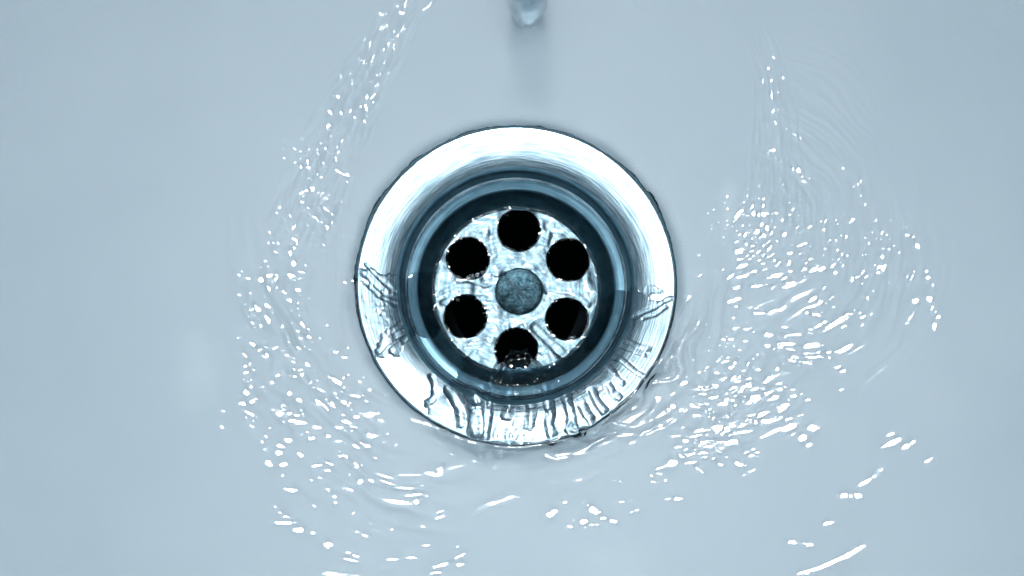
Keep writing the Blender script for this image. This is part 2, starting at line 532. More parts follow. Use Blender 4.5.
swell([(498, 452), (503, 456)], 3.5, 1.6)
swell([(478, 450), (482, 462)], 3.0, 1.0)
swell([(540, 456), (556, 460), (574, 456)], 3.5, 1.2)

# broad, slow unevenness everywhere
H += 0.35 * NA(PX / 70, PY / 70) + 0.10 * NB(PX / 27, PY / 27)

# --- bright crests: small tilted facets of the surface
HX = lambda x, y: None
GL = []
def panel(ox, oy, items, sc_=6.4, soft=1.0):
    for it in items:
        x, y, a, b = it[:4]
        ang = it[4] if len(it) > 4 else 0
        GL.append((ox + x / sc_, oy + y / sc_, a / sc_, b / sc_, ang, soft))

panel(340, 0, [(22,168,9,8),(345,300,38,10,90),(400,190,38,10,-70),(310,290,18,9,-80),(275,100,13,13),(420,30,40,10,-75),(238,545,26,11,-65),(257,480,26,9,80),(125,380,26,8,-85),(195,290,36,8,-75),(555,55,60,9,-48),(505,115,22,8,-50),(80,520,30,9,90),(370,50,12,11),(290,400,26,8,-75),(390,90,18,10,-60),(345,200,26,7,-75),(300,190,20,6,-80),(8,500,20,9,90),(120,430,18,7,90),(160,400,20,6,90)], 6.4, 0.50)
panel(280, 90, [(600,40,26,10,-60),(552,120,34,9,75),(592,82,9,8),(393,150,16,10,90),(320,145,14,14),(330,297,8,7),(405,325,12,10,40),(190,380,8,7),(242,385,8,7),(300,390,13,7,30),(262,345,7,7),(372,400,8,8),(360,450,24,6,80),(178,462,20,7,90),(136,497,18,8,90),(262,555,18,7,70),(190,565,14,7,90),(282,470,14,8,90),(395,535,38,9,30),(425,545,20,12),(310,235,28,8,-70),(372,45,16,12,60),(480,180,12,8),(540,200,22,5,80),(520,110,24,5,85),(560,50,26,6,-80),(245,410,6,6),(415,340,12,6,50)])
panel(220, 180, [(655,10,9,8),(598,62,20,10,80),(555,70,16,8,60),(520,85,14,9,60),(525,145,18,8,10),(500,155,9,7),(562,122,14,6,45),(570,185,10,5,50),(648,155,9,8),(680,190,34,7,48),(615,240,12,6,45),(655,270,10,6,50),(720,275,6,6),(752,258,6,6),(795,355,10,5,45),(700,125,8,8),(385,182,14,9,10),(368,213,11,8,-30),(526,245,7,7),(522,273,6,6),(437,318,9,8),(474,307,17,14),(462,347,9,8,30),(482,388,20,15),(463,410,12,12),(474,436,15,12),(452,470,24,10,80),(472,535,17,16),(320,340,8,14),(349,368,8,6),(314,405,8,13),(345,408,6,12),(376,408,13,11,-40),(355,462,20,8,45),(345,440,8,8),(298,525,11,11),(310,548,12,10),(272,566,10,14),(60,548,6,9),(550,548,11,6),(765,70,5,5),(835,100,5,5),(560,100,6,6),(606,105,10,5,80)])
panel(220, 270, [(143,12,8,6),(126,36,9,11,60),(190,55,22,8,20),(213,75,14,6,60),(268,15,14,8,-80),(268,65,20,15,60),(325,40,26,14,0),(360,50,18,18,60),(322,72,16,10),(313,122,22,10,85),(276,108,7,7),(290,168,8,9),(197,150,13,10,50),(128,163,10,8,45),(300,225,12,18,60),(320,242,12,8,30),(288,265,8,8),(306,318,34,12,65),(232,250,26,20,45),(205,252,12,18,90),(185,300,13,7,60),(208,340,22,6,60),(240,305,30,9,55),(262,355,28,9,80),(228,378,9,7,60),(133,438,18,9,0),(140,452,8,8),(212,475,26,12,50),(260,515,16,16),(293,548,26,14,60),(165,548,32,8,58),(300,498,14,8,40),(355,498,16,8,0),(402,360,14,9,0),(460,343,11,8),(460,45,30,14,50),(480,70,10,8),(520,15,22,7,10),(512,57,16,6,0),(415,145,24,8,55),(370,112,12,7,45),(445,195,19,14,-15),(500,132,18,14,30),(505,158,12,8),(510,190,7,7),(502,213,9,12,90),(500,247,6,6),(510,298,8,7),(530,350,26,8,70),(500,395,16,9,0),(568,382,14,12,30),(515,437,20,9,20),(570,430,20,8,45),(520,508,12,16,60),(540,492,12,14),(576,512,8,8),(590,465,8,5),(563,145,6,6),(572,180,6,6),(640,350,10,6,30),(688,352,7,7),(640,438,8,7),(688,440,6,6),(740,530,9,14),(712,508,6,6),(645,465,10,6),(408,525,10,10),(428,545,14,9,-30),(480,567,12,7),(625,560,8,6),(850,470,14,6,60),(820,500,12,6,-60),(800,560,16,8)])
panel(220, 360, [(170,60,34,12,75),(180,110,40,20,80),(195,165,30,10,60),(172,208,20,14,10),(205,45,44,8,60),(235,98,10,14),(218,262,24,12,-25),(232,243,14,9,-80),(148,280,16,18),(137,240,16,7,75),(190,340,36,10,32),(175,370,8,7),(215,390,10,6),(208,425,10,10),(25,328,8,10),(15,428,10,11),(312,8,10,8),(447,66,10,7),(475,62,12,9,50),(488,107,18,9),(525,98,18,10),(519,62,8,14,90),(560,30,20,9,60),(605,65,12,6),(610,15,12,6),(370,100,22,8,-55),(335,143,10,10),(278,172,7,8),(445,216,16,12),(430,275,40,14,-40),(395,320,36,22,-45),(385,350,26,16,0),(430,345,26,14,-10),(408,395,10,9),(468,255,14,7),(510,258,12,16,80),(477,294,8,7),(530,330,22,14,70),(520,355,24,10,-10),(520,400,30,13,5),(463,388,18,11),(490,355,20,8,20),(545,350,10,18),(640,190,28,9,30),(600,175,14,7,20),(640,275,36,12,30),(680,305,30,8,60),(722,288,18,12),(745,135,38,14,40),(785,205,16,9,40),(860,230,44,9,12),(935,262,14,10),(800,275,36,10,42),(825,290,10,20),(755,245,14,6,40),(740,348,11,7),(792,352,14,8,20),(875,365,18,11,-10),(895,340,10,6),(960,345,50,8,5),(820,400,50,13,30),(870,435,30,8,30),(850,450,16,6),(625,428,30,14,10),(612,440,16,8),(645,412,9,8),(760,435,22,11,20),(890,140,18,10,0),(458,478,11,8),(505,478,8,8),(531,478,9,8),(561,461,10,7),(585,500,20,11,-20),(440,515,22,14),(486,516,9,7),(388,552,26,12,15),(297,490,11,11),(275,528,14,10),(293,562,13,13),(322,437,10,9),(694,487,18,9,30),(762,520,18,10),(805,537,10,7),(875,555,20,14),(930,545,30,12,20),(975,485,34,13,5),(985,460,14,7),(735,570,16,6),(725,55,7,6),(660,120,16,6),(630,130,14,6)])
panel(360, 400, [(60,88,30,10,5),(20,80,20,8),(75,225,40,12,8),(95,205,16,8),(35,292,30,12,20),(12,275,14,9),(310,480,60,5,0),(228,288,16,4,-10),(8,388,10,10),(8,522,12,12),(72,515,15,15),(180,535,55,7,26),(290,566,60,8,2),(390,550,26,7,-15),(435,572,16,6),(402,500,6,6),(586,350,5,12),(755,290,7,6),(840,315,20,20),(850,362,5,5),(953,367,6,5),(985,330,9,6),(180,215,30,3,-25),(155,270,24,3,-10),(510,440,26,3,-45),(520,455,18,3,-45),(110,85,24,4,0)])
panel(240, 450, [(255,20,22,16),(165,3,12,8),(386,30,17,15),(187,87,18,22),(281,92,24,14,-15),(276,165,12,8),(332,255,34,15,8),(338,226,10,7),(231,362,11,8),(262,402,14,9,45),(305,428,34,8,15),(295,466,66,12,-1),(355,460,12,12),(380,512,30,20),(408,552,12,12),(470,530,17,10),(477,358,12,8,35),(500,386,8,8),(465,193,9,8),(515,176,14,8),(543,163,7,7),(480,103,36,9,-12),(452,120,10,11),(568,132,13,15),(600,125,8,10),(575,88,34,7,35),(510,48,18,5,15),(565,253,15,10,35),(605,297,10,8),(616,337,12,8),(624,195,8,8),(680,178,11,8),(698,157,7,8),(705,62,64,9,36),(640,38,14,8,40),(750,105,18,12,40),(760,70,22,6,5),(640,10,14,7,40),(768,198,20,12,45),(704,250,26,8,22),(840,194,14,13),(960,215,76,8,23),(1010,240,16,6,15),(774,368,6,6),(727,406,9,8),(650,452,6,6),(655,478,6,6),(672,500,5,5),(835,467,10,7),(872,475,10,7),(973,507,9,7),(753,521,9,8),(802,545,16,8,20),(845,559,11,8)])
panel(320, 486, [(550,12,90,9,2),(610,55,46,9,-14),(650,80,56,15,-38),(685,35,20,12,-40),(611,142,9,8),(612,212,10,8),(767,200,28,10,-25),(775,162,20,6,-35),(658,258,10,8),(460,274,9,7),(454,358,13,7),(678,379,26,8,-3),(885,387,14,6,-20),(895,450,42,8,-30),(895,503,24,12,-28),(785,504,44,10,-25),(740,554,34,9,-5),(582,459,36,8,-2),(458,469,34,9,-2),(400,521,11,8),(185,426,14,9),(235,447,22,9,30),(195,470,50,9,14),(55,375,26,18,-30),(70,560,40,15,0),(140,565,30,8,0),(225,572,30,6,0)])
panel(700, 40, [(432,190,16,8,80),(452,265,20,10,90),(456,360,40,7,85),(462,460,22,10,90),(466,120,20,5,65),(480,540,28,7,80),(495,340,14,6,90),(400,270,24,5,90),(390,50,16,6,80),(525,250,26,4,90),(495,450,22,4,90),(430,555,12,6,80)], 6.4, 0.72)
panel(690, 150, [(512,8,10,7),(535,6,8,14),(694,137,16,14),(655,125,7,7),(710,175,9,8),(722,205,18,8,40),(758,185,8,6),(970,126,9,8),(593,222,6,6),(443,235,6,7),(437,265,6,5),(366,298,7,9),(350,333,9,15,20),(310,415,56,12,-57),(390,375,34,8,-66),(366,425,18,8,-70),(440,313,7,7),(470,316,13,7),(466,360,12,10),(405,410,15,15),(438,413,9,14),(466,415,14,14,-40),(545,406,15,9),(585,455,10,10),(520,455,6,10),(536,494,7,9),(654,385,10,18,0),(635,343,7,8),(690,427,6,6),(694,461,6,6),(765,495,16,10,-25),(723,518,6,6),(862,459,9,10),(836,462,10,8,-50),(855,512,9,13),(930,453,7,7),(936,479,7,7),(980,448,7,8),(983,415,6,6),(1020,465,7,8),(960,555,8,14),(995,560,7,16),(600,545,14,16,-50),(684,500,6,18),(455,480,10,14),(490,505,11,24),(425,530,20,18),(420,565,30,12),(350,545,18,12,-40),(320,540,20,8,-40),(330,490,14,6,-40),(350,510,16,6,-40),(375,490,12,6,-40),(515,540,30,7,-62),(470,550,14,16),(300,520,12,6,-40),(410,500,9,9),(268,570,7,7),(345,415,5,5),(237,300,12,5,90),(240,380,12,8,90),(250,350,6,6)])
panel(820, 160, [(140,62,8,8),(252,155,8,28,0),(235,160,10,8),(210,174,8,7),(250,185,6,12),(255,238,9,10),(282,290,8,9),(22,203,5,5),(150,352,6,7),(148,384,6,8),(98,388,6,7),(104,413,7,7),(28,393,8,10),(198,390,16,12,-40),(274,386,7,7),(351,396,7,14),(268,458,7,7),(22,448,8,14),(128,486,7,8),(162,494,8,15),(188,507,7,8),(126,510,6,8),(96,520,7,9),(96,538,7,7),(282,507,9,10),(286,525,6,6),(347,487,6,7),(387,473,9,13),(418,483,8,9),(381,513,7,8),(355,507,6,6),(435,514,8,7),(465,552,9,10),(520,425,10,18,-20),(545,462,36,16,60),(590,500,20,7,55),(615,550,28,10,65),(30,572,9,7),(280,572,9,6),(397,572,10,6),(435,570,8,8)])
panel(690, 240, [(295,15,18,7,-40),(330,55,14,12),(318,72,30,18,-10),(352,30,14,12,-30),(400,40,10,12),(420,15,10,12),(440,75,26,8,-50),(470,35,26,8,-40),(500,12,18,7,-60),(490,75,44,9,-55),(490,105,22,10,40),(525,95,12,9),(545,132,18,12),(560,152,20,14),(325,124,26,8),(370,100,26,6,-20),(375,125,16,6,0),(405,105,12,8),(390,75,20,7,-35),(338,166,32,15,-8),(278,166,10,8),(445,130,15,7),(463,154,20,8,-30),(405,165,10,6),(400,203,32,11,-12),(430,180,12,7,-30),(465,193,22,7,-10),(265,230,34,9,-30),(328,236,32,10,0),(322,210,12,7),(300,305,20,14,0),(322,275,8,5),(288,270,7,4),(187,148,8,8),(205,192,8,8),(250,333,7,7),(265,392,20,14,-5),(302,378,18,14,-15),(295,428,12,12),(285,503,18,10,45),(363,528,8,8),(283,570,12,7),(367,570,24,8,0),(476,551,10,8),(602,561,18,8,15),(420,297,28,9,-2),(490,287,14,5),(403,332,7,6),(479,332,8,5),(527,308,20,8,-50),(550,230,34,14,-15),(604,244,26,8,-40),(640,290,36,17,-28),(638,205,16,10),(638,88,16,9,-20),(632,148,12,20,10),(648,30,9,16,20),(700,92,8,16,15),(706,35,17,12,-40),(735,25,8,14,20),(586,44,6,6),(585,8,10,6),(790,190,32,16,-40),(838,188,26,14,-60),(820,165,30,4,-10),(755,180,36,6,-65),(738,150,20,6,-50),(722,192,22,8,-45),(708,206,7,7),(760,130,16,5,-60),(908,168,12,15),(902,130,11,7),(848,102,9,8),(862,62,7,6),(918,84,7,7),(938,70,7,9),(968,96,10,12),(1000,104,8,8),(958,148,7,7),(974,165,8,8),(928,15,6,16),(855,212,6,6),(876,212,6,6),(921,212,9,14),(752,67,6,6),(1018,264,6,8),(852,310,8,16,20),(780,384,28,13,-35),(775,430,42,9,-18),(828,402,14,16,60),(862,408,7,7),(890,385,8,8),(905,370,9,20,20),(912,392,15,10),(915,432,9,8),(750,466,19,9),(800,480,36,10,20),(838,467,14,7),(420,440,7,7),(445,470,30,9,5),(540,453,19,9,-12),(856,518,12,16),(820,550,40,10,-30),(770,572,20,7),(930,530,88,16,-34),(980,556,16,8,-25)])
panel(820, 240, [(282,64,7,8),(286,95,9,9),(282,149,8,6),(270,208,10,18,25),(289,237,11,13),(292,271,8,9),(265,282,8,9),(197,255,14,18,20),(230,242,18,8,-30),(372,190,20,22,-20),(402,180,11,36,15),(366,215,14,8),(390,112,10,16),(366,137,7,8),(348,163,9,10),(421,128,6,6),(397,62,8,7),(434,62,7,16,10),(463,40,9,10),(497,86,6,9),(298,375,11,15,0),(312,385,8,10),(251,470,9,8),(322,480,7,8),(268,497,24,9,-40),(264,549,9,9),(205,448,11,8),(148,555,16,9,-20),(527,165,10,22,-20),(541,215,9,40,-8),(575,250,8,36,14),(580,235,8,16),(600,397,15,22,15),(574,492,10,36,24),(542,570,7,8),(672,205,10,16,-15),(678,245,11,16,0),(710,295,6,16,-10),(690,382,14,24,-8),(708,440,9,20,0),(724,465,10,14,0),(744,498,13,14),(720,556,11,26,8),(612,45,12,20,-20),(435,5,8,6),(380,4,7,5),(132,268,5,5)])
panel(690, 320, [(295,2,7,4),(363,15,8,7),(282,58,13,9),(367,60,22,8,0),(405,76,13,9,30),(348,101,9,6),(376,100,8,6),(350,136,16,8,0),(498,95,26,12,28),(602,48,20,5,15),(655,98,50,8,2),(476,39,10,7),(620,155,46,11,5),(640,190,30,7,22),(580,175,14,6,20),(520,175,55,9,22),(590,215,50,9,32),(660,250,40,20,15),(740,275,46,9,14),(775,165,48,18,0),(785,213,54,5,0),(790,239,56,8,1),(880,210,22,9,0),(930,205,16,8,-10),(985,190,44,16,-18),(1010,170,20,12,-40),(772,75,22,18,-20),(820,35,46,9,-32),(860,10,12,12),(910,35,60,14,-38),(978,43,14,8,-25),(212,125,12,9,-40),(235,105,8,6),(265,125,11,14,40),(245,150,12,6),(278,168,11,8,40),(190,162,6,6),(224,172,6,6),(317,194,9,8),(177,200,5,6),(205,232,16,7,-10),(185,255,26,6,-50),(222,268,20,8,-10),(240,240,8,10),(278,285,38,11,-58),(370,280,8,17,0),(428,225,10,20,10),(400,248,16,6,-25),(337,326,14,8),(434,318,14,8),(560,310,16,16,45),(150,308,10,5,40),(178,340,12,12),(220,340,24,6,0),(243,347,9,10),(210,390,6,5),(410,355,12,15,20),(370,378,32,9,-20),(310,393,26,9,-10),(272,440,20,14,-15),(378,418,24,18,-20),(330,455,24,14,-35),(295,485,18,8,-15),(355,475,14,30,10),(510,370,34,13,-25),(480,395,20,14,-60),(460,440,18,16,-40),(443,460,9,9),(565,410,13,16),(572,445,19,14,20),(618,430,14,16),(640,446,19,10),(543,500,16,22),(415,495,34,18,0),(440,520,18,16),(390,530,40,12,-10),(340,518,18,12,-30),(498,515,12,12),(470,545,18,14),(515,545,14,9),(490,565,26,8),(400,550,12,8),(655,490,16,12,0),(628,510,8,8),(605,550,40,12,-38),(708,476,10,10),(747,512,20,8,0),(943,303,13,14),(973,332,14,13),(963,448,18,8,0),(20,254,7,6),(103,259,7,6),(108,302,8,7),(37,304,7,6),(60,337,11,9,-30),(47,362,8,7),(5,467,9,9),(20,486,7,6),(82,475,19,12,-20),(145,460,10,14),(150,485,9,26,28),(75,514,7,7),(100,535,14,5,30),(215,490,11,12),(232,510,12,14,-30),(203,540,20,11,5),(280,550,14,11),(295,568,16,8),(132,570,16,7),(112,75,5,5),(101,110,7,6),(124,110,7,6),(97,160,6,6)])
panel(640, 390, [(455,135,20,16,60),(465,170,16,26),(490,215,34,44),(540,172,36,9,-8),(500,270,50,34),(440,290,30,12,10),(390,288,22,6,5),(565,262,14,16),(500,340,92,26,0),(410,335,24,10),(590,330,20,20),(500,380,36,18),(400,230,14,9,50),(425,258,9,9),(690,185,22,24),(720,205,34,16,10),(650,230,30,10,-20),(690,215,40,10,0),(600,105,12,14),(612,130,20,22),(585,122,16,9),(740,50,36,20,0),(700,75,30,14),(790,150,48,14,-30),(780,115,20,10),(760,95,10,20),(820,70,14,14),(863,50,16,22),(840,95,11,8),(910,120,44,14,-42),(900,176,11,9),(948,190,16,14),(970,225,50,22,-38),(1005,185,20,20,-40),(962,287,17,14,-20),(1013,262,9,7),(800,287,7,6),(790,200,16,10),(700,262,16,8),(755,250,10,5),(950,65,10,10),(300,328,20,13,35),(322,348,12,10,45),(292,388,16,10),(352,382,10,10),(265,425,14,16,-40),(330,410,70,9,-2),(405,410,32,14,0),(410,428,26,10),(325,465,32,10,0),(375,508,26,10,45),(385,520,10,8),(468,437,12,9),(548,428,16,9,20),(510,478,16,10,25),(627,475,30,12,26),(680,397,10,12),(719,378,12,8),(750,401,11,11),(712,418,16,9),(200,470,32,24,-20),(155,490,30,12,-20),(120,502,20,9,-20),(72,548,14,9),(124,537,14,9,-15),(158,574,11,5),(720,512,22,7,-30),(655,546,14,5,-15),(700,525,16,5,-30),(190,125,8,7),(210,108,16,12,-40),(302,28,8,6),(326,18,7,5),(311,50,8,6),(341,39,7,5),(402,28,16,11,-10),(465,20,14,22,15),(455,50,12,16,40),(545,55,18,14,45),(525,92,22,11),(395,66,7,6),(428,90,12,6,25),(575,570,10,4),(240,365,20,8,-15)])
panel(480, 470, [(333,205,24,11,-48),(395,152,9,7),(424,120,8,5),(493,72,5,4),(495,97,5,5),(482,153,6,5),(530,188,24,15,40),(574,223,12,9,-15),(620,238,16,8,25),(482,240,17,12,-50),(439,234,7,7),(451,208,5,4),(419,262,9,8),(403,270,4,4),(485,267,18,5,-12),(517,255,13,6,-15),(545,255,7,5),(568,267,5,3),(610,296,5,3),(627,48,9,6),(650,55,10,6),(658,149,8,6),(700,144,8,6),(706,196,7,7),(729,187,9,6),(755,243,8,4,50),(796,26,9,8),(834,17,11,8,-20),(806,55,10,7),(859,48,9,6),(880,134,14,5),(920,134,20,8,0),(717,323,6,3),(760,346,4,3)], 4.6545)
panel(780, 400, [(362,140,32,8,-24),(356,114,12,6,-8),(408,153,12,8,-35),(430,139,9,6,-15),(479,198,14,6,-38),(318,230,12,8,-5),(307,243,9,11),(280,265,32,6,-30),(228,313,32,9,3),(156,402,10,11),(65,468,42,6,10),(165,530,60,7,-25),(215,508,20,8,-30),(245,490,26,7,-34),(110,552,44,6,-14),(104,91,14,12),(91,147,9,6),(73,122,12,10,-30),(34,113,9,9),(28,64,9,7),(36,84,26,12,-38),(60,52,14,8,-30),(62,101,6,4),(10,24,16,10,-40),(3,56,6,5),(88,2,10,4)], 3.272)
# a few more stray drops of light among the named crests
for cx, cy, w, h, n in ((722, 222, 22, 26, 34), (745, 262, 34, 30, 16), (300, 150, 22, 40, 22), (290, 330, 40, 40, 22), (350, 395, 50, 40, 20), (880, 245, 30, 30, 14), (735, 385, 45, 26, 22), (800, 225, 50, 40, 18), (690, 330, 20, 40, 16)):
    for _ in range(n):
        GL.append((cx + random.gauss(0, w * 0.6), cy + random.gauss(0, h * 0.6), random.uniform(0.8, 2.2), random.uniform(0.7, 1.0), random.uniform(-70, 70)))

LK = np.array(KEY) / U
WIN = np.zeros_like(H)
WSUM = np.zeros_like(H)
TIL = np.zeros_like(H)
def facet(px, py, a, b, ang, soft=1.0):
    wx, wy = from_photo(px, py)
    r = math.hypot(wx, wy)
    if r < 166:
        return
    p = np.array([wx, wy, 2.0])
    v = CP - p; v /= np.linalg.norm(v)
    l = LK - p; l /= np.linalg.norm(l)
    h = v + l
    gx, gy = -h[0] / h[2] * soft, -h[1] / h[2] * soft
    e = 1.0
    slope = float(basin_z(r + e) - basin_z(r - e)) / (2 * e)
    gx -= slope * wx / r; gy -= slope * wy / r
    t = math.radians(-ang)
    ux, uy = math.cos(t), math.sin(t)
    along = gx * ux + gy * uy
    b = max(b * 1.08, 0.95); a = max(a, 0.95)
    if a < b:                          # entries written tall: swap
        a, b = b, a
        ux, uy = -uy, ux
        along = gx * ux + gy * uy
    if abs(along) * a > 0.95 and a > 1.6 * b and a > 3:
        n = int(math.ceil(abs(along) * a / 0.8))
        s = a / n
        if s < b * 0.9:
            n = max(1, int(a / (b * 0.9))); s = a / n
        if n > 1:
            for k in range(n):
                o = -a + s * (2 * k + 1)
                qx, qy = px + ux * o, py - uy * o
                taper = math.sqrt(max(0.15, 1 - (o / a) ** 2))
                facet(qx + random.uniform(-.25, .25), qy, s * 0.98, max(b * taper, 0.8), math.degrees(math.atan2(-uy, ux)), soft)
            return
    m = 2.1 * max(a, b) + 2
    i0, i1 = np.searchsorted(ax, [wx - m, wx + m]); j0, j1 = np.searchsorted(ay, [wy - m, wy + m])
    if i1 <= i0 or j1 <= j0:
        return
    sl = (slice(j0, j1), slice(i0, i1))
    dx, dy = X[sl] - wx, Y[sl] - wy
    jag = 0.6 * NB(X[sl] / 1.9, Y[sl] / 1.9)
    q = ((dx * ux + dy * uy) / (a * 1.38)) ** 2 + ((-dx * uy + dy * ux) / (b * 1.38)) ** 2
    w = np.exp(-(q * (1 + jag)) ** 3)
    jc, ic = np.searchsorted(ay, wy), np.searchsorted(ax, wx)
    TIL[sl] += (gx * dx + gy * dy + H[jc, ic]) * w
    WSUM[sl] += w
    WIN[sl] = np.maximum(WIN[sl], w)
for g in GL:
    g = list(g) + [1.0] * (6 - len(g))
    if max(g[2], g[3]) < 1.6 * min(g[2], g[3]) and g[2] < 3.2 and g[1] > 130:
        cxg, cyg = (705, 215) if g[0] > 560 else (470, 215)
        g[4] = math.degrees(math.atan2(g[0] - cxg, -(g[1] - cyg))) + random.gauss(0, 14)
        m0 = math.sqrt(g[2] * g[3]); st = random.uniform(1.15, 1.6)
        g[2], g[3] = m0 * st, m0 / st * 1.05
    if g[5] == 1.0 and g[2] < 2.6 and random.random() < 0.42:
        g[5] = random.uniform(0.74, 0.9)
    facet(*g)
H = H * (1 - WIN) + WIN * TIL / np.maximum(WSUM, 1e-6)

# --- the film on the drain itself
def seg_dist(pts):
    best = np.full_like(X, 1e9); S = np.zeros_like(X); T = np.zeros_like(X); tot = 0.0
    for (x0, y0), (x1, y1) in zip(pts[:-1], pts[1:]):
        dx, dy = x1 - x0, y1 - y0
        l = math.hypot(dx, dy)
        t = np.clip(((PXW - x0) * dx + (PYW - y0) * dy) / l / l, 0, 1)
        qx, qy = PXW - x0 - t * dx, PYW - y0 - t * dy
        d = np.hypot(qx, qy)
        k = d < best
        best = np.where(k, d, best); S = np.where(k, tot + t * l, S)
        T = np.where(k, d * np.sign(qx * dy - qy * dx), T)
        tot += l
    return best, S / tot, T
PXD, PYD = to_photo(X, Y, G)                  # where each spot of the drain shows
PXW = PXD + 0.8 * NA(PXD / 9, PYD / 9) + 0.4 * NB(PXD / 3.5, PYD / 3.5)
PYW = PYD + 0.8 * NC(PXD / 9, PYD / 9) + 0.4 * ND(PXD / 3.5, PYD / 3.5)

# wet sectors of the flange
ang = TH + 5 * NA(X / 17, Y / 17) * sstep(160, 130, R) + 2 * NB(X / 6, Y / 6)
ang = (ang + 180) % 360 - 180
wet = sstep(1, 9, ang) * sstep(130, 121, ang)
a2 = ang % 360
wetL = sstep(150, 155, a2) * sstep(190, 180, a2)
wet = np.maximum(wet, wetL)
film = 1.6 + 0.25 * NA(PXD / 14, PYD / 14)
# radial drapery of the overflow
th_s = np.radians(ang) * 130 + 2.5 * NC(PXD / 20, PYD / 20)
drap = 0.9 * NB(th_s / 10, R / 60) + 0.5 * NA(th_s / 5.5 + 7, R / 38) 
low = sstep(48, 66, ang) * sstep(124, 108, ang)
a2 = TH % 360
right = sstep(3, 9, ang) * sstep(66, 52, ang)
film = film + drap * (1.3 * low + 0.22 * right + 0.35 * wetL)
film = film + wetL * 0.3 * NA(PXD / 3.4 + 40, PYD / 3.0) * sstep(112, 122, R)
film = film + low * (1.0 + 1.2 * NC(th_s / 16 + 9, R / 40))
film = film * (1 - 0.55 * right)
F = film * sstep(0.15, 0.9, wet) - 1.0 * (1 - sstep(0.0, 0.6, wet))

def ridge(pts, w, h, fade=0.15, one_sided=False):
    global F
    d, s, t = seg_dist(pts)
    m = np.exp(-(d / (w * 1.15)) ** 2) * sstep(0, fade, s + 0.03) * sstep(0, fade, 1.03 - s)
    F += 2.2 * h * m

# film on throat and strainer plate
inner = R < 100.5
pf = 3.4 + 2.8 * NA(PXD / 15 + 5, PYD / 15) + 1.2 * NB(PXD / 9, PYD / 9 + 9)
pf = pf * (0.45 + 0.55 * sstep(18, 30, np.hypot(X - SX, Y - SY)))
dS = np.hypot(X - SX, Y - SY)
pf = pf + 2.6 * sstep(28, 20, dS) + 1.2 * np.exp(-((dS - 28) / 3.5) ** 2) * (0.7 + 0.6 * NA(PXD / 8, PYD / 8))
pf = pf + (0.5 * NC(PXD / 4.2, PYD / 4.2) + 0.15 * ND(PXD / 2.2, PYD / 2.2)) * sstep(27, 22, dS)
wallf = 0.8 + 0.5 * drap * sstep(20, 40, ang) * sstep(150, 130, ang)
pf = pf * sstep(22.5, 25.5, dS) - 3.0 * sstep(25.0, 22.5, dS)
k = sstep(84, 88, R)
F = np.where(inner, pf * (1 - k) + wallf * k * np.where(wet > 0.4, 1, -0.5), F)
for pts, w, h in (
        ([(430, 298), (438, 297), (446, 291), (456, 286), (470, 286), (485, 291), (497, 288)], 1.6, 1.4),
        ([(441, 303), (452, 302), (468, 297), (486, 300), (496, 302)], 1.5, 1.1),
        ([(545, 290), (556, 292), (568, 294), (580, 298), (590, 308)], 1.6, 1.2),
        ([(541, 296), (552, 302), (566, 300)], 1.3, 1.0),
        ([(531, 324), (545, 338), (560, 352), (566, 358)], 2.2, 2.2),
        ([(524, 330), (536, 345), (552, 362)], 1.6, 1.4),
        ([(462, 345), (476, 344), (490, 342), (496, 336)], 1.7, 1.5),
        ([(478, 350), (468, 360), (462, 366)], 1.6, 1.2),
        ([(506, 322), (508, 332), (516, 334), (524, 324)], 1.7, 1.4),
        ([(546, 222), (549, 236), (546, 246), (552, 262)], 1.5, 1.0),
        ([(492, 222), (490, 240), (494, 256), (488, 268)], 1.6, 1.0),
        ([(455, 292), (448, 302), (440, 304)], 1.5, 1.0)):
    ridge(pts, w * 1.5, h * 0.62)

# the tongue of water that drops from the lip across the lowest hole
zq = np.clip((PYD - 351) / 34, 0, 1)
half = 9.5 + 21 * zq ** 0.9
tong = sstep(1.0, 0.86, np.abs(PXW - 518.5) / half) * sstep(349.5, 352.5, PYW + 0.035 * (PXW - 517) ** 2 * (PYW < 362)) * (R < 101.5)
TZ = PLATE_Z + 7 + 19 * zq + 1.4 * NB(PXW / 7, PYW / 7) + 3.0 * np.exp(-((np.abs(PXW - 518.5) / half - 0.86) / 0.10) ** 2) + 3.0 * np.exp(-((PYW - 356 + 0.02 * (PXW - 517) ** 2) / 2.0) ** 2)
F = np.where(tong > 0.02, np.maximum(F, tong * (TZ - G) + (1 - tong) * F), F)
ridge([(490, 386), (493, 373), (501, 361), (510, 355), (518, 352), (527, 355), (536, 364), (546, 380)], 1.7, 2.4, 0.03)
ridge([(505, 366), (500, 374), (498, 385)], 1.4, 1.5)
ridge([(526, 362), (533, 372), (539, 384)], 1.4, 1.2)
HZ_D = G + F

# basin side of the surface
depth = 8.0
HZ_B = basin_z(np.maximum(R, 160)) + depth + H + 1.5 * np.exp(-np.clip(R - 160, 0, None) / 7.0)
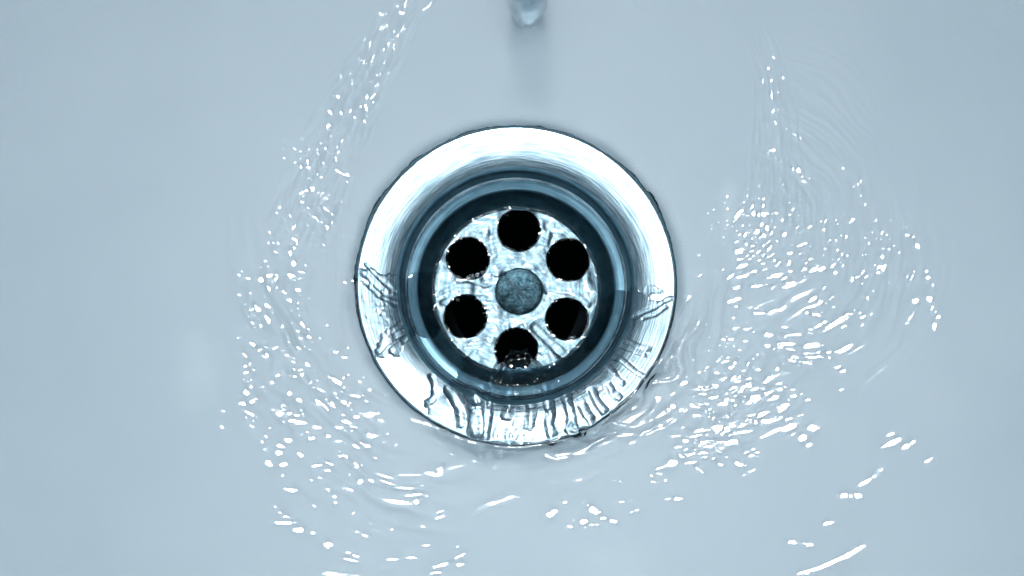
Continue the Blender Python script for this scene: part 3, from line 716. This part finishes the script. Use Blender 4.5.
# water thins out against the dry part of the rim, banks up where it pours over
dry_edge = (1 - wet) * np.exp(-np.clip(R - 160.5, 0, None) / 5.0)
HZ_B = HZ_B - dry_edge * 4.0
bank = low * (np.exp(-((R - 164) / 5.0) ** 2) * (1.3 + 1.8 * NB(th_s / 8, 3.3)) - 0.6 * np.exp(-((R - 174) / 6.0) ** 2))
HZ_B = HZ_B + bank
mixr = sstep(155.5, 162.5, R + 1.2 * NC(th_s / 7, 1.7))
Z = HZ_D * (1 - mixr) + HZ_B * mixr
def fold(pts, w, h, wob_=1.0, fade=0.12):
    # a crease of the running sheet: straight flanks, narrow crest
    global Z
    xs = [from_photo(p[0], p[1])[0] for p in pts]; ys = [from_photo(p[0], p[1])[1] for p in pts]
    m_ = w + 8
    i0, i1 = np.searchsorted(ax, [min(xs) - m_, max(xs) + m_]); j0, j1 = np.searchsorted(ay, [min(ys) - m_, max(ys) + m_])
    sl = (slice(j0, j1), slice(i0, i1))
    A, B = PXD[sl], PYD[sl]
    best = np.full_like(A, 1e9); S = np.zeros_like(A); tot = 0.0
    qx0 = A + wob_ * (0.9 * NA(A / 9, B / 9) + 0.5 * NB(A / 4, B / 4)); qy0 = B + wob_ * 0.9 * NC(A / 9, B / 9)
    for (x0, y0), (x1, y1) in zip(pts[:-1], pts[1:]):
        dx, dy = x1 - x0, y1 - y0
        l = math.hypot(dx, dy)
        t = np.clip(((qx0 - x0) * dx + (qy0 - y0) * dy) / l / l, 0, 1)
        d = np.hypot(qx0 - x0 - t * dx, qy0 - y0 - t * dy)
        k = d < best
        best = np.where(k, d, best); S = np.where(k, tot + t * l, S)
        tot += l
    s_ = S / tot
    m = np.clip(1 - (np.sqrt(best ** 2 + 0.5) - 0.7) / w, 0, 1)
    m = m * (1 + 0.3 * ND(A / 6, B / 6)) * sstep(0, fade, s_ + 0.02) * sstep(0, fade, 1.02 - s_)
    Z[sl] = Z[sl] + h * m
# rivulets on the left
fold([(358, 268), (372, 281), (386, 294), (398, 298), (414, 298), (430, 298)], 3.0, 2.6)
fold([(361, 262), (376, 274), (392, 290), (404, 297)], 2.4, 2.0)
fold([(362, 279), (378, 294), (396, 305), (412, 309)], 2.4, 1.6)
fold([(375, 354), (383, 346), (396, 336), (410, 330), (425, 328)], 3.4, 3.2)
fold([(376, 346), (386, 338), (398, 331), (412, 326)], 2.6, 2.2)
fold([(380, 338), (392, 329), (404, 322), (416, 319)], 2.4, 1.8)
fold([(388, 353), (400, 343), (413, 337)], 2.4, 1.6)
for _ in range(26):
    x0 = random.uniform(366, 392); y0 = random.uniform(284, 338)
    fold([(x0, y0), (x0 + random.uniform(2, 5), y0 + random.uniform(-2.5, 1.5))], 1.6, random.uniform(0.7, 1.5), 1.0, 0.5)
# the overflow at the bottom
fold([(473, 386), (476, 402), (478, 420), (478, 440)], 10.5, 11)
fold([(489, 384), (489, 402), (488, 420), (488, 441)], 3.2, 3.4)
fold([(508, 392), (509, 406), (506, 420)], 6.0, 2.6)
fold([(529, 394), (531, 412), (528, 430)], 5.5, 2.6)
fold([(547, 390), (550, 410), (549, 424), (553, 440)], 5.0, 3.4)
fold([(563, 388), (568, 402), (571, 416), (573, 432)], 5.5, 5.0)
fold([(567, 425), (575, 431), (586, 433)], 6.0, 6.0)
fold([(592, 386), (594, 397), (600, 406), (607, 414)], 5.0, 4.4)
fold([(580, 402), (587, 413), (593, 424)], 4.2, 3.4)
fold([(606, 382), (612, 392), (622, 400)], 4.0, 2.6)
fold([(444, 384), (452, 396), (459, 410), (461, 428)], 4.5, 2.6)
fold([(430, 372), (434, 388), (432, 399), (424, 404)], 4.6, 3.6)
fold([(585, 436), (598, 430), (610, 417), (626, 406), (640, 394), (649, 378), (660, 364)], 5.0, 4.4, 1.6)
fold([(486, 446), (500, 443), (520, 446), (545, 444), (568, 438)], 4.5, 2.6, 1.6)
# the sheet carried on over the ledge towards the lowest hole
fold([(489, 398), (489, 388), (492, 376)], 5.0, 4.5)
fold([(506, 398), (507, 386), (508, 376)], 6.0, 3.0)
fold([(528, 398), (527, 386), (527, 376)], 6.0, 3.0)
fold([(547, 398), (546, 388), (543, 376)], 5.0, 4.0)
fold([(468, 394), (474, 384), (480, 374)], 4.0, 2.6)
fold([(566, 392), (560, 382), (554, 372)], 4.0, 2.6)
# creases on the right
fold([(612, 317), (634, 316), (650, 310), (664, 302), (674, 295)], 2.8, 2.4)
fold([(640, 319), (655, 315), (668, 306)], 2.2, 1.6)
fold([(606, 332), (624, 341), (640, 347), (652, 349)], 3.0, 2.4)
fold([(610, 340), (630, 349), (648, 356)], 2.4, 2.0)
fold([(604, 350), (620, 360), (636, 372), (646, 378)], 3.0, 2.6)
fold([(598, 360), (612, 372), (624, 386)], 3.4, 2.0)
Z = np.where(R > 740, Z - (R - 740) * 0.1, Z)

nx, ny = len(ax), len(ay)
co_ = np.stack([X * U, Y * U, Z * U], -1).reshape(-1, 3).astype(np.float32)
idx = np.arange(nx * ny).reshape(ny, nx)
quads = np.stack([idx[:-1, :-1], idx[:-1, 1:], idx[1:, 1:], idx[1:, :-1]], -1).reshape(-1, 4)
cxq = X.reshape(-1)[quads].mean(1); cyq = Y.reshape(-1)[quads].mean(1)
dep = (Z - G).reshape(-1)[quads].max(1)
keep = (dep > -0.6) & (np.hypot(cxq, cyq) < 900)
tq = tong.reshape(-1)[quads].min(1)
for hx, hy in HOLES:
    jag = 0.9 * NB(cxq / 3.0, cyq / 3.0)
    keep &= ~((np.hypot(cxq - hx, cyq - hy) < HR - 1.2 + jag) & (tq < 0.3))
quads = quads[keep]
used = np.zeros(nx * ny, bool); used[quads.reshape(-1)] = True
remap = np.cumsum(used) - 1
co_ = co_[used]; quads = remap[quads].astype(np.int32)
me = bpy.data.meshes.new('water')
me.vertices.add(len(co_)); me.vertices.foreach_set('co', co_.reshape(-1))
me.loops.add(len(quads) * 4); me.loops.foreach_set('vertex_index', quads.reshape(-1))
me.polygons.add(len(quads)); me.polygons.foreach_set('loop_start', np.arange(0, len(quads) * 4, 4, dtype=np.int32))
me.polygons.foreach_set('use_smooth', np.ones(len(quads), bool))
me.update(calc_edges=True)
me.materials.append(M_WATER)
water = bpy.data.objects.new('water', me)
C.objects.link(water)
water['kind'] = 'structure'
water.cycles.is_caustics_caster = True
basin.cycles.is_caustics_receiver = True
ledge.cycles.is_caustics_receiver = True
throat.cycles.is_caustics_receiver = True

# ------------------------------------------------------------------ the stream from the tap, landing above the drain
jx, jy = from_photo(527.5, 13, 6)
vs, fs = [], []
seg, lv = 48, 60
nj = Noise(77)
for i in range(lv):
    t = i / (lv - 1)
    z = 1.5 + t * 175
    for k in range(seg):
        a = 2 * math.pi * k / seg
        rr = 15.0 + 6.0 * math.sin(min(z, 230) / 230 * math.pi) * (z < 231) + 1.2 * float(nj(math.cos(a) * 1.5 + 9, z / 40 + math.sin(a)))
        vs.append(((jx + rr * math.cos(a)) * U, (jy + rr * math.sin(a)) * U, z * U))
for i in range(lv - 1):
    for k in range(seg):
        k2 = (k + 1) % seg
        fs.append((i * seg + k, i * seg + k2, (i + 1) * seg + k2, (i + 1) * seg + k))
fs.append(tuple(range(seg))[::-1]); fs.append(tuple((lv - 1) * seg + k for k in range(seg)))
me = bpy.data.meshes.new('water_stream'); me.from_pydata(vs, [], fs); me.update()
jet = link('water_stream', me, M_JET)
jet.cycles.is_caustics_caster = True
jet['label'] = 'clear stream of tap water landing on the basin at the top edge, above the drain'
jet['category'] = 'water stream'

# ------------------------------------------------------------------ droplets hanging in the strainer holes
def drop_mesh():
    bm = bmesh.new()
    bmesh.ops.create_icosphere(bm, subdivisions=2, radius=U)
    for v in bm.verts:
        v.co.z *= 0.75
        v.co.x *= 1 + 0.2 * v.co.y / U
    me = bpy.data.meshes.new('water_droplet'); bm.to_mesh(me); bm.free()
    me.polygons.foreach_set('use_smooth', [True] * len(me.polygons))
    me.materials.append(M_WATER)
    return me
DM = drop_mesh()
names = ['top', 'upper right', 'lower right', 'bottom', 'lower left', 'upper left']
plan = {5: (12, 35, 140, 1.5), 4: (4, 150, 400, 1.0), 2: (6, 20, 140, 1.1), 0: (1, 180, 250, 0.8)}
for h, (n, a0, a1, sz) in plan.items():
    hx, hy = HOLES[h]
    for k in range(n):
        a = math.radians(-random.uniform(a0, a1))
        rr = HR - random.uniform(0.8, 5.0)
        o = bpy.data.objects.new('water_droplet', DM)
        C.objects.link(o)
        s = sz * random.uniform(0.6, 1.5)
        o.location = ((hx + rr * math.cos(a)) * U, (hy + rr * math.sin(a)) * U, (PLATE_Z - random.uniform(0, 2.5)) * U)
        o.scale = (s, s * random.uniform(0.8, 1.3), s)
        o.rotation_euler[2] = random.uniform(0, 6)
        o['label'] = f'tiny clear water droplet among those clinging inside the {names[h]} strainer hole'
        o['category'] = 'droplet'
        o['group'] = f'droplets in the {names[h]} hole of the strainer'
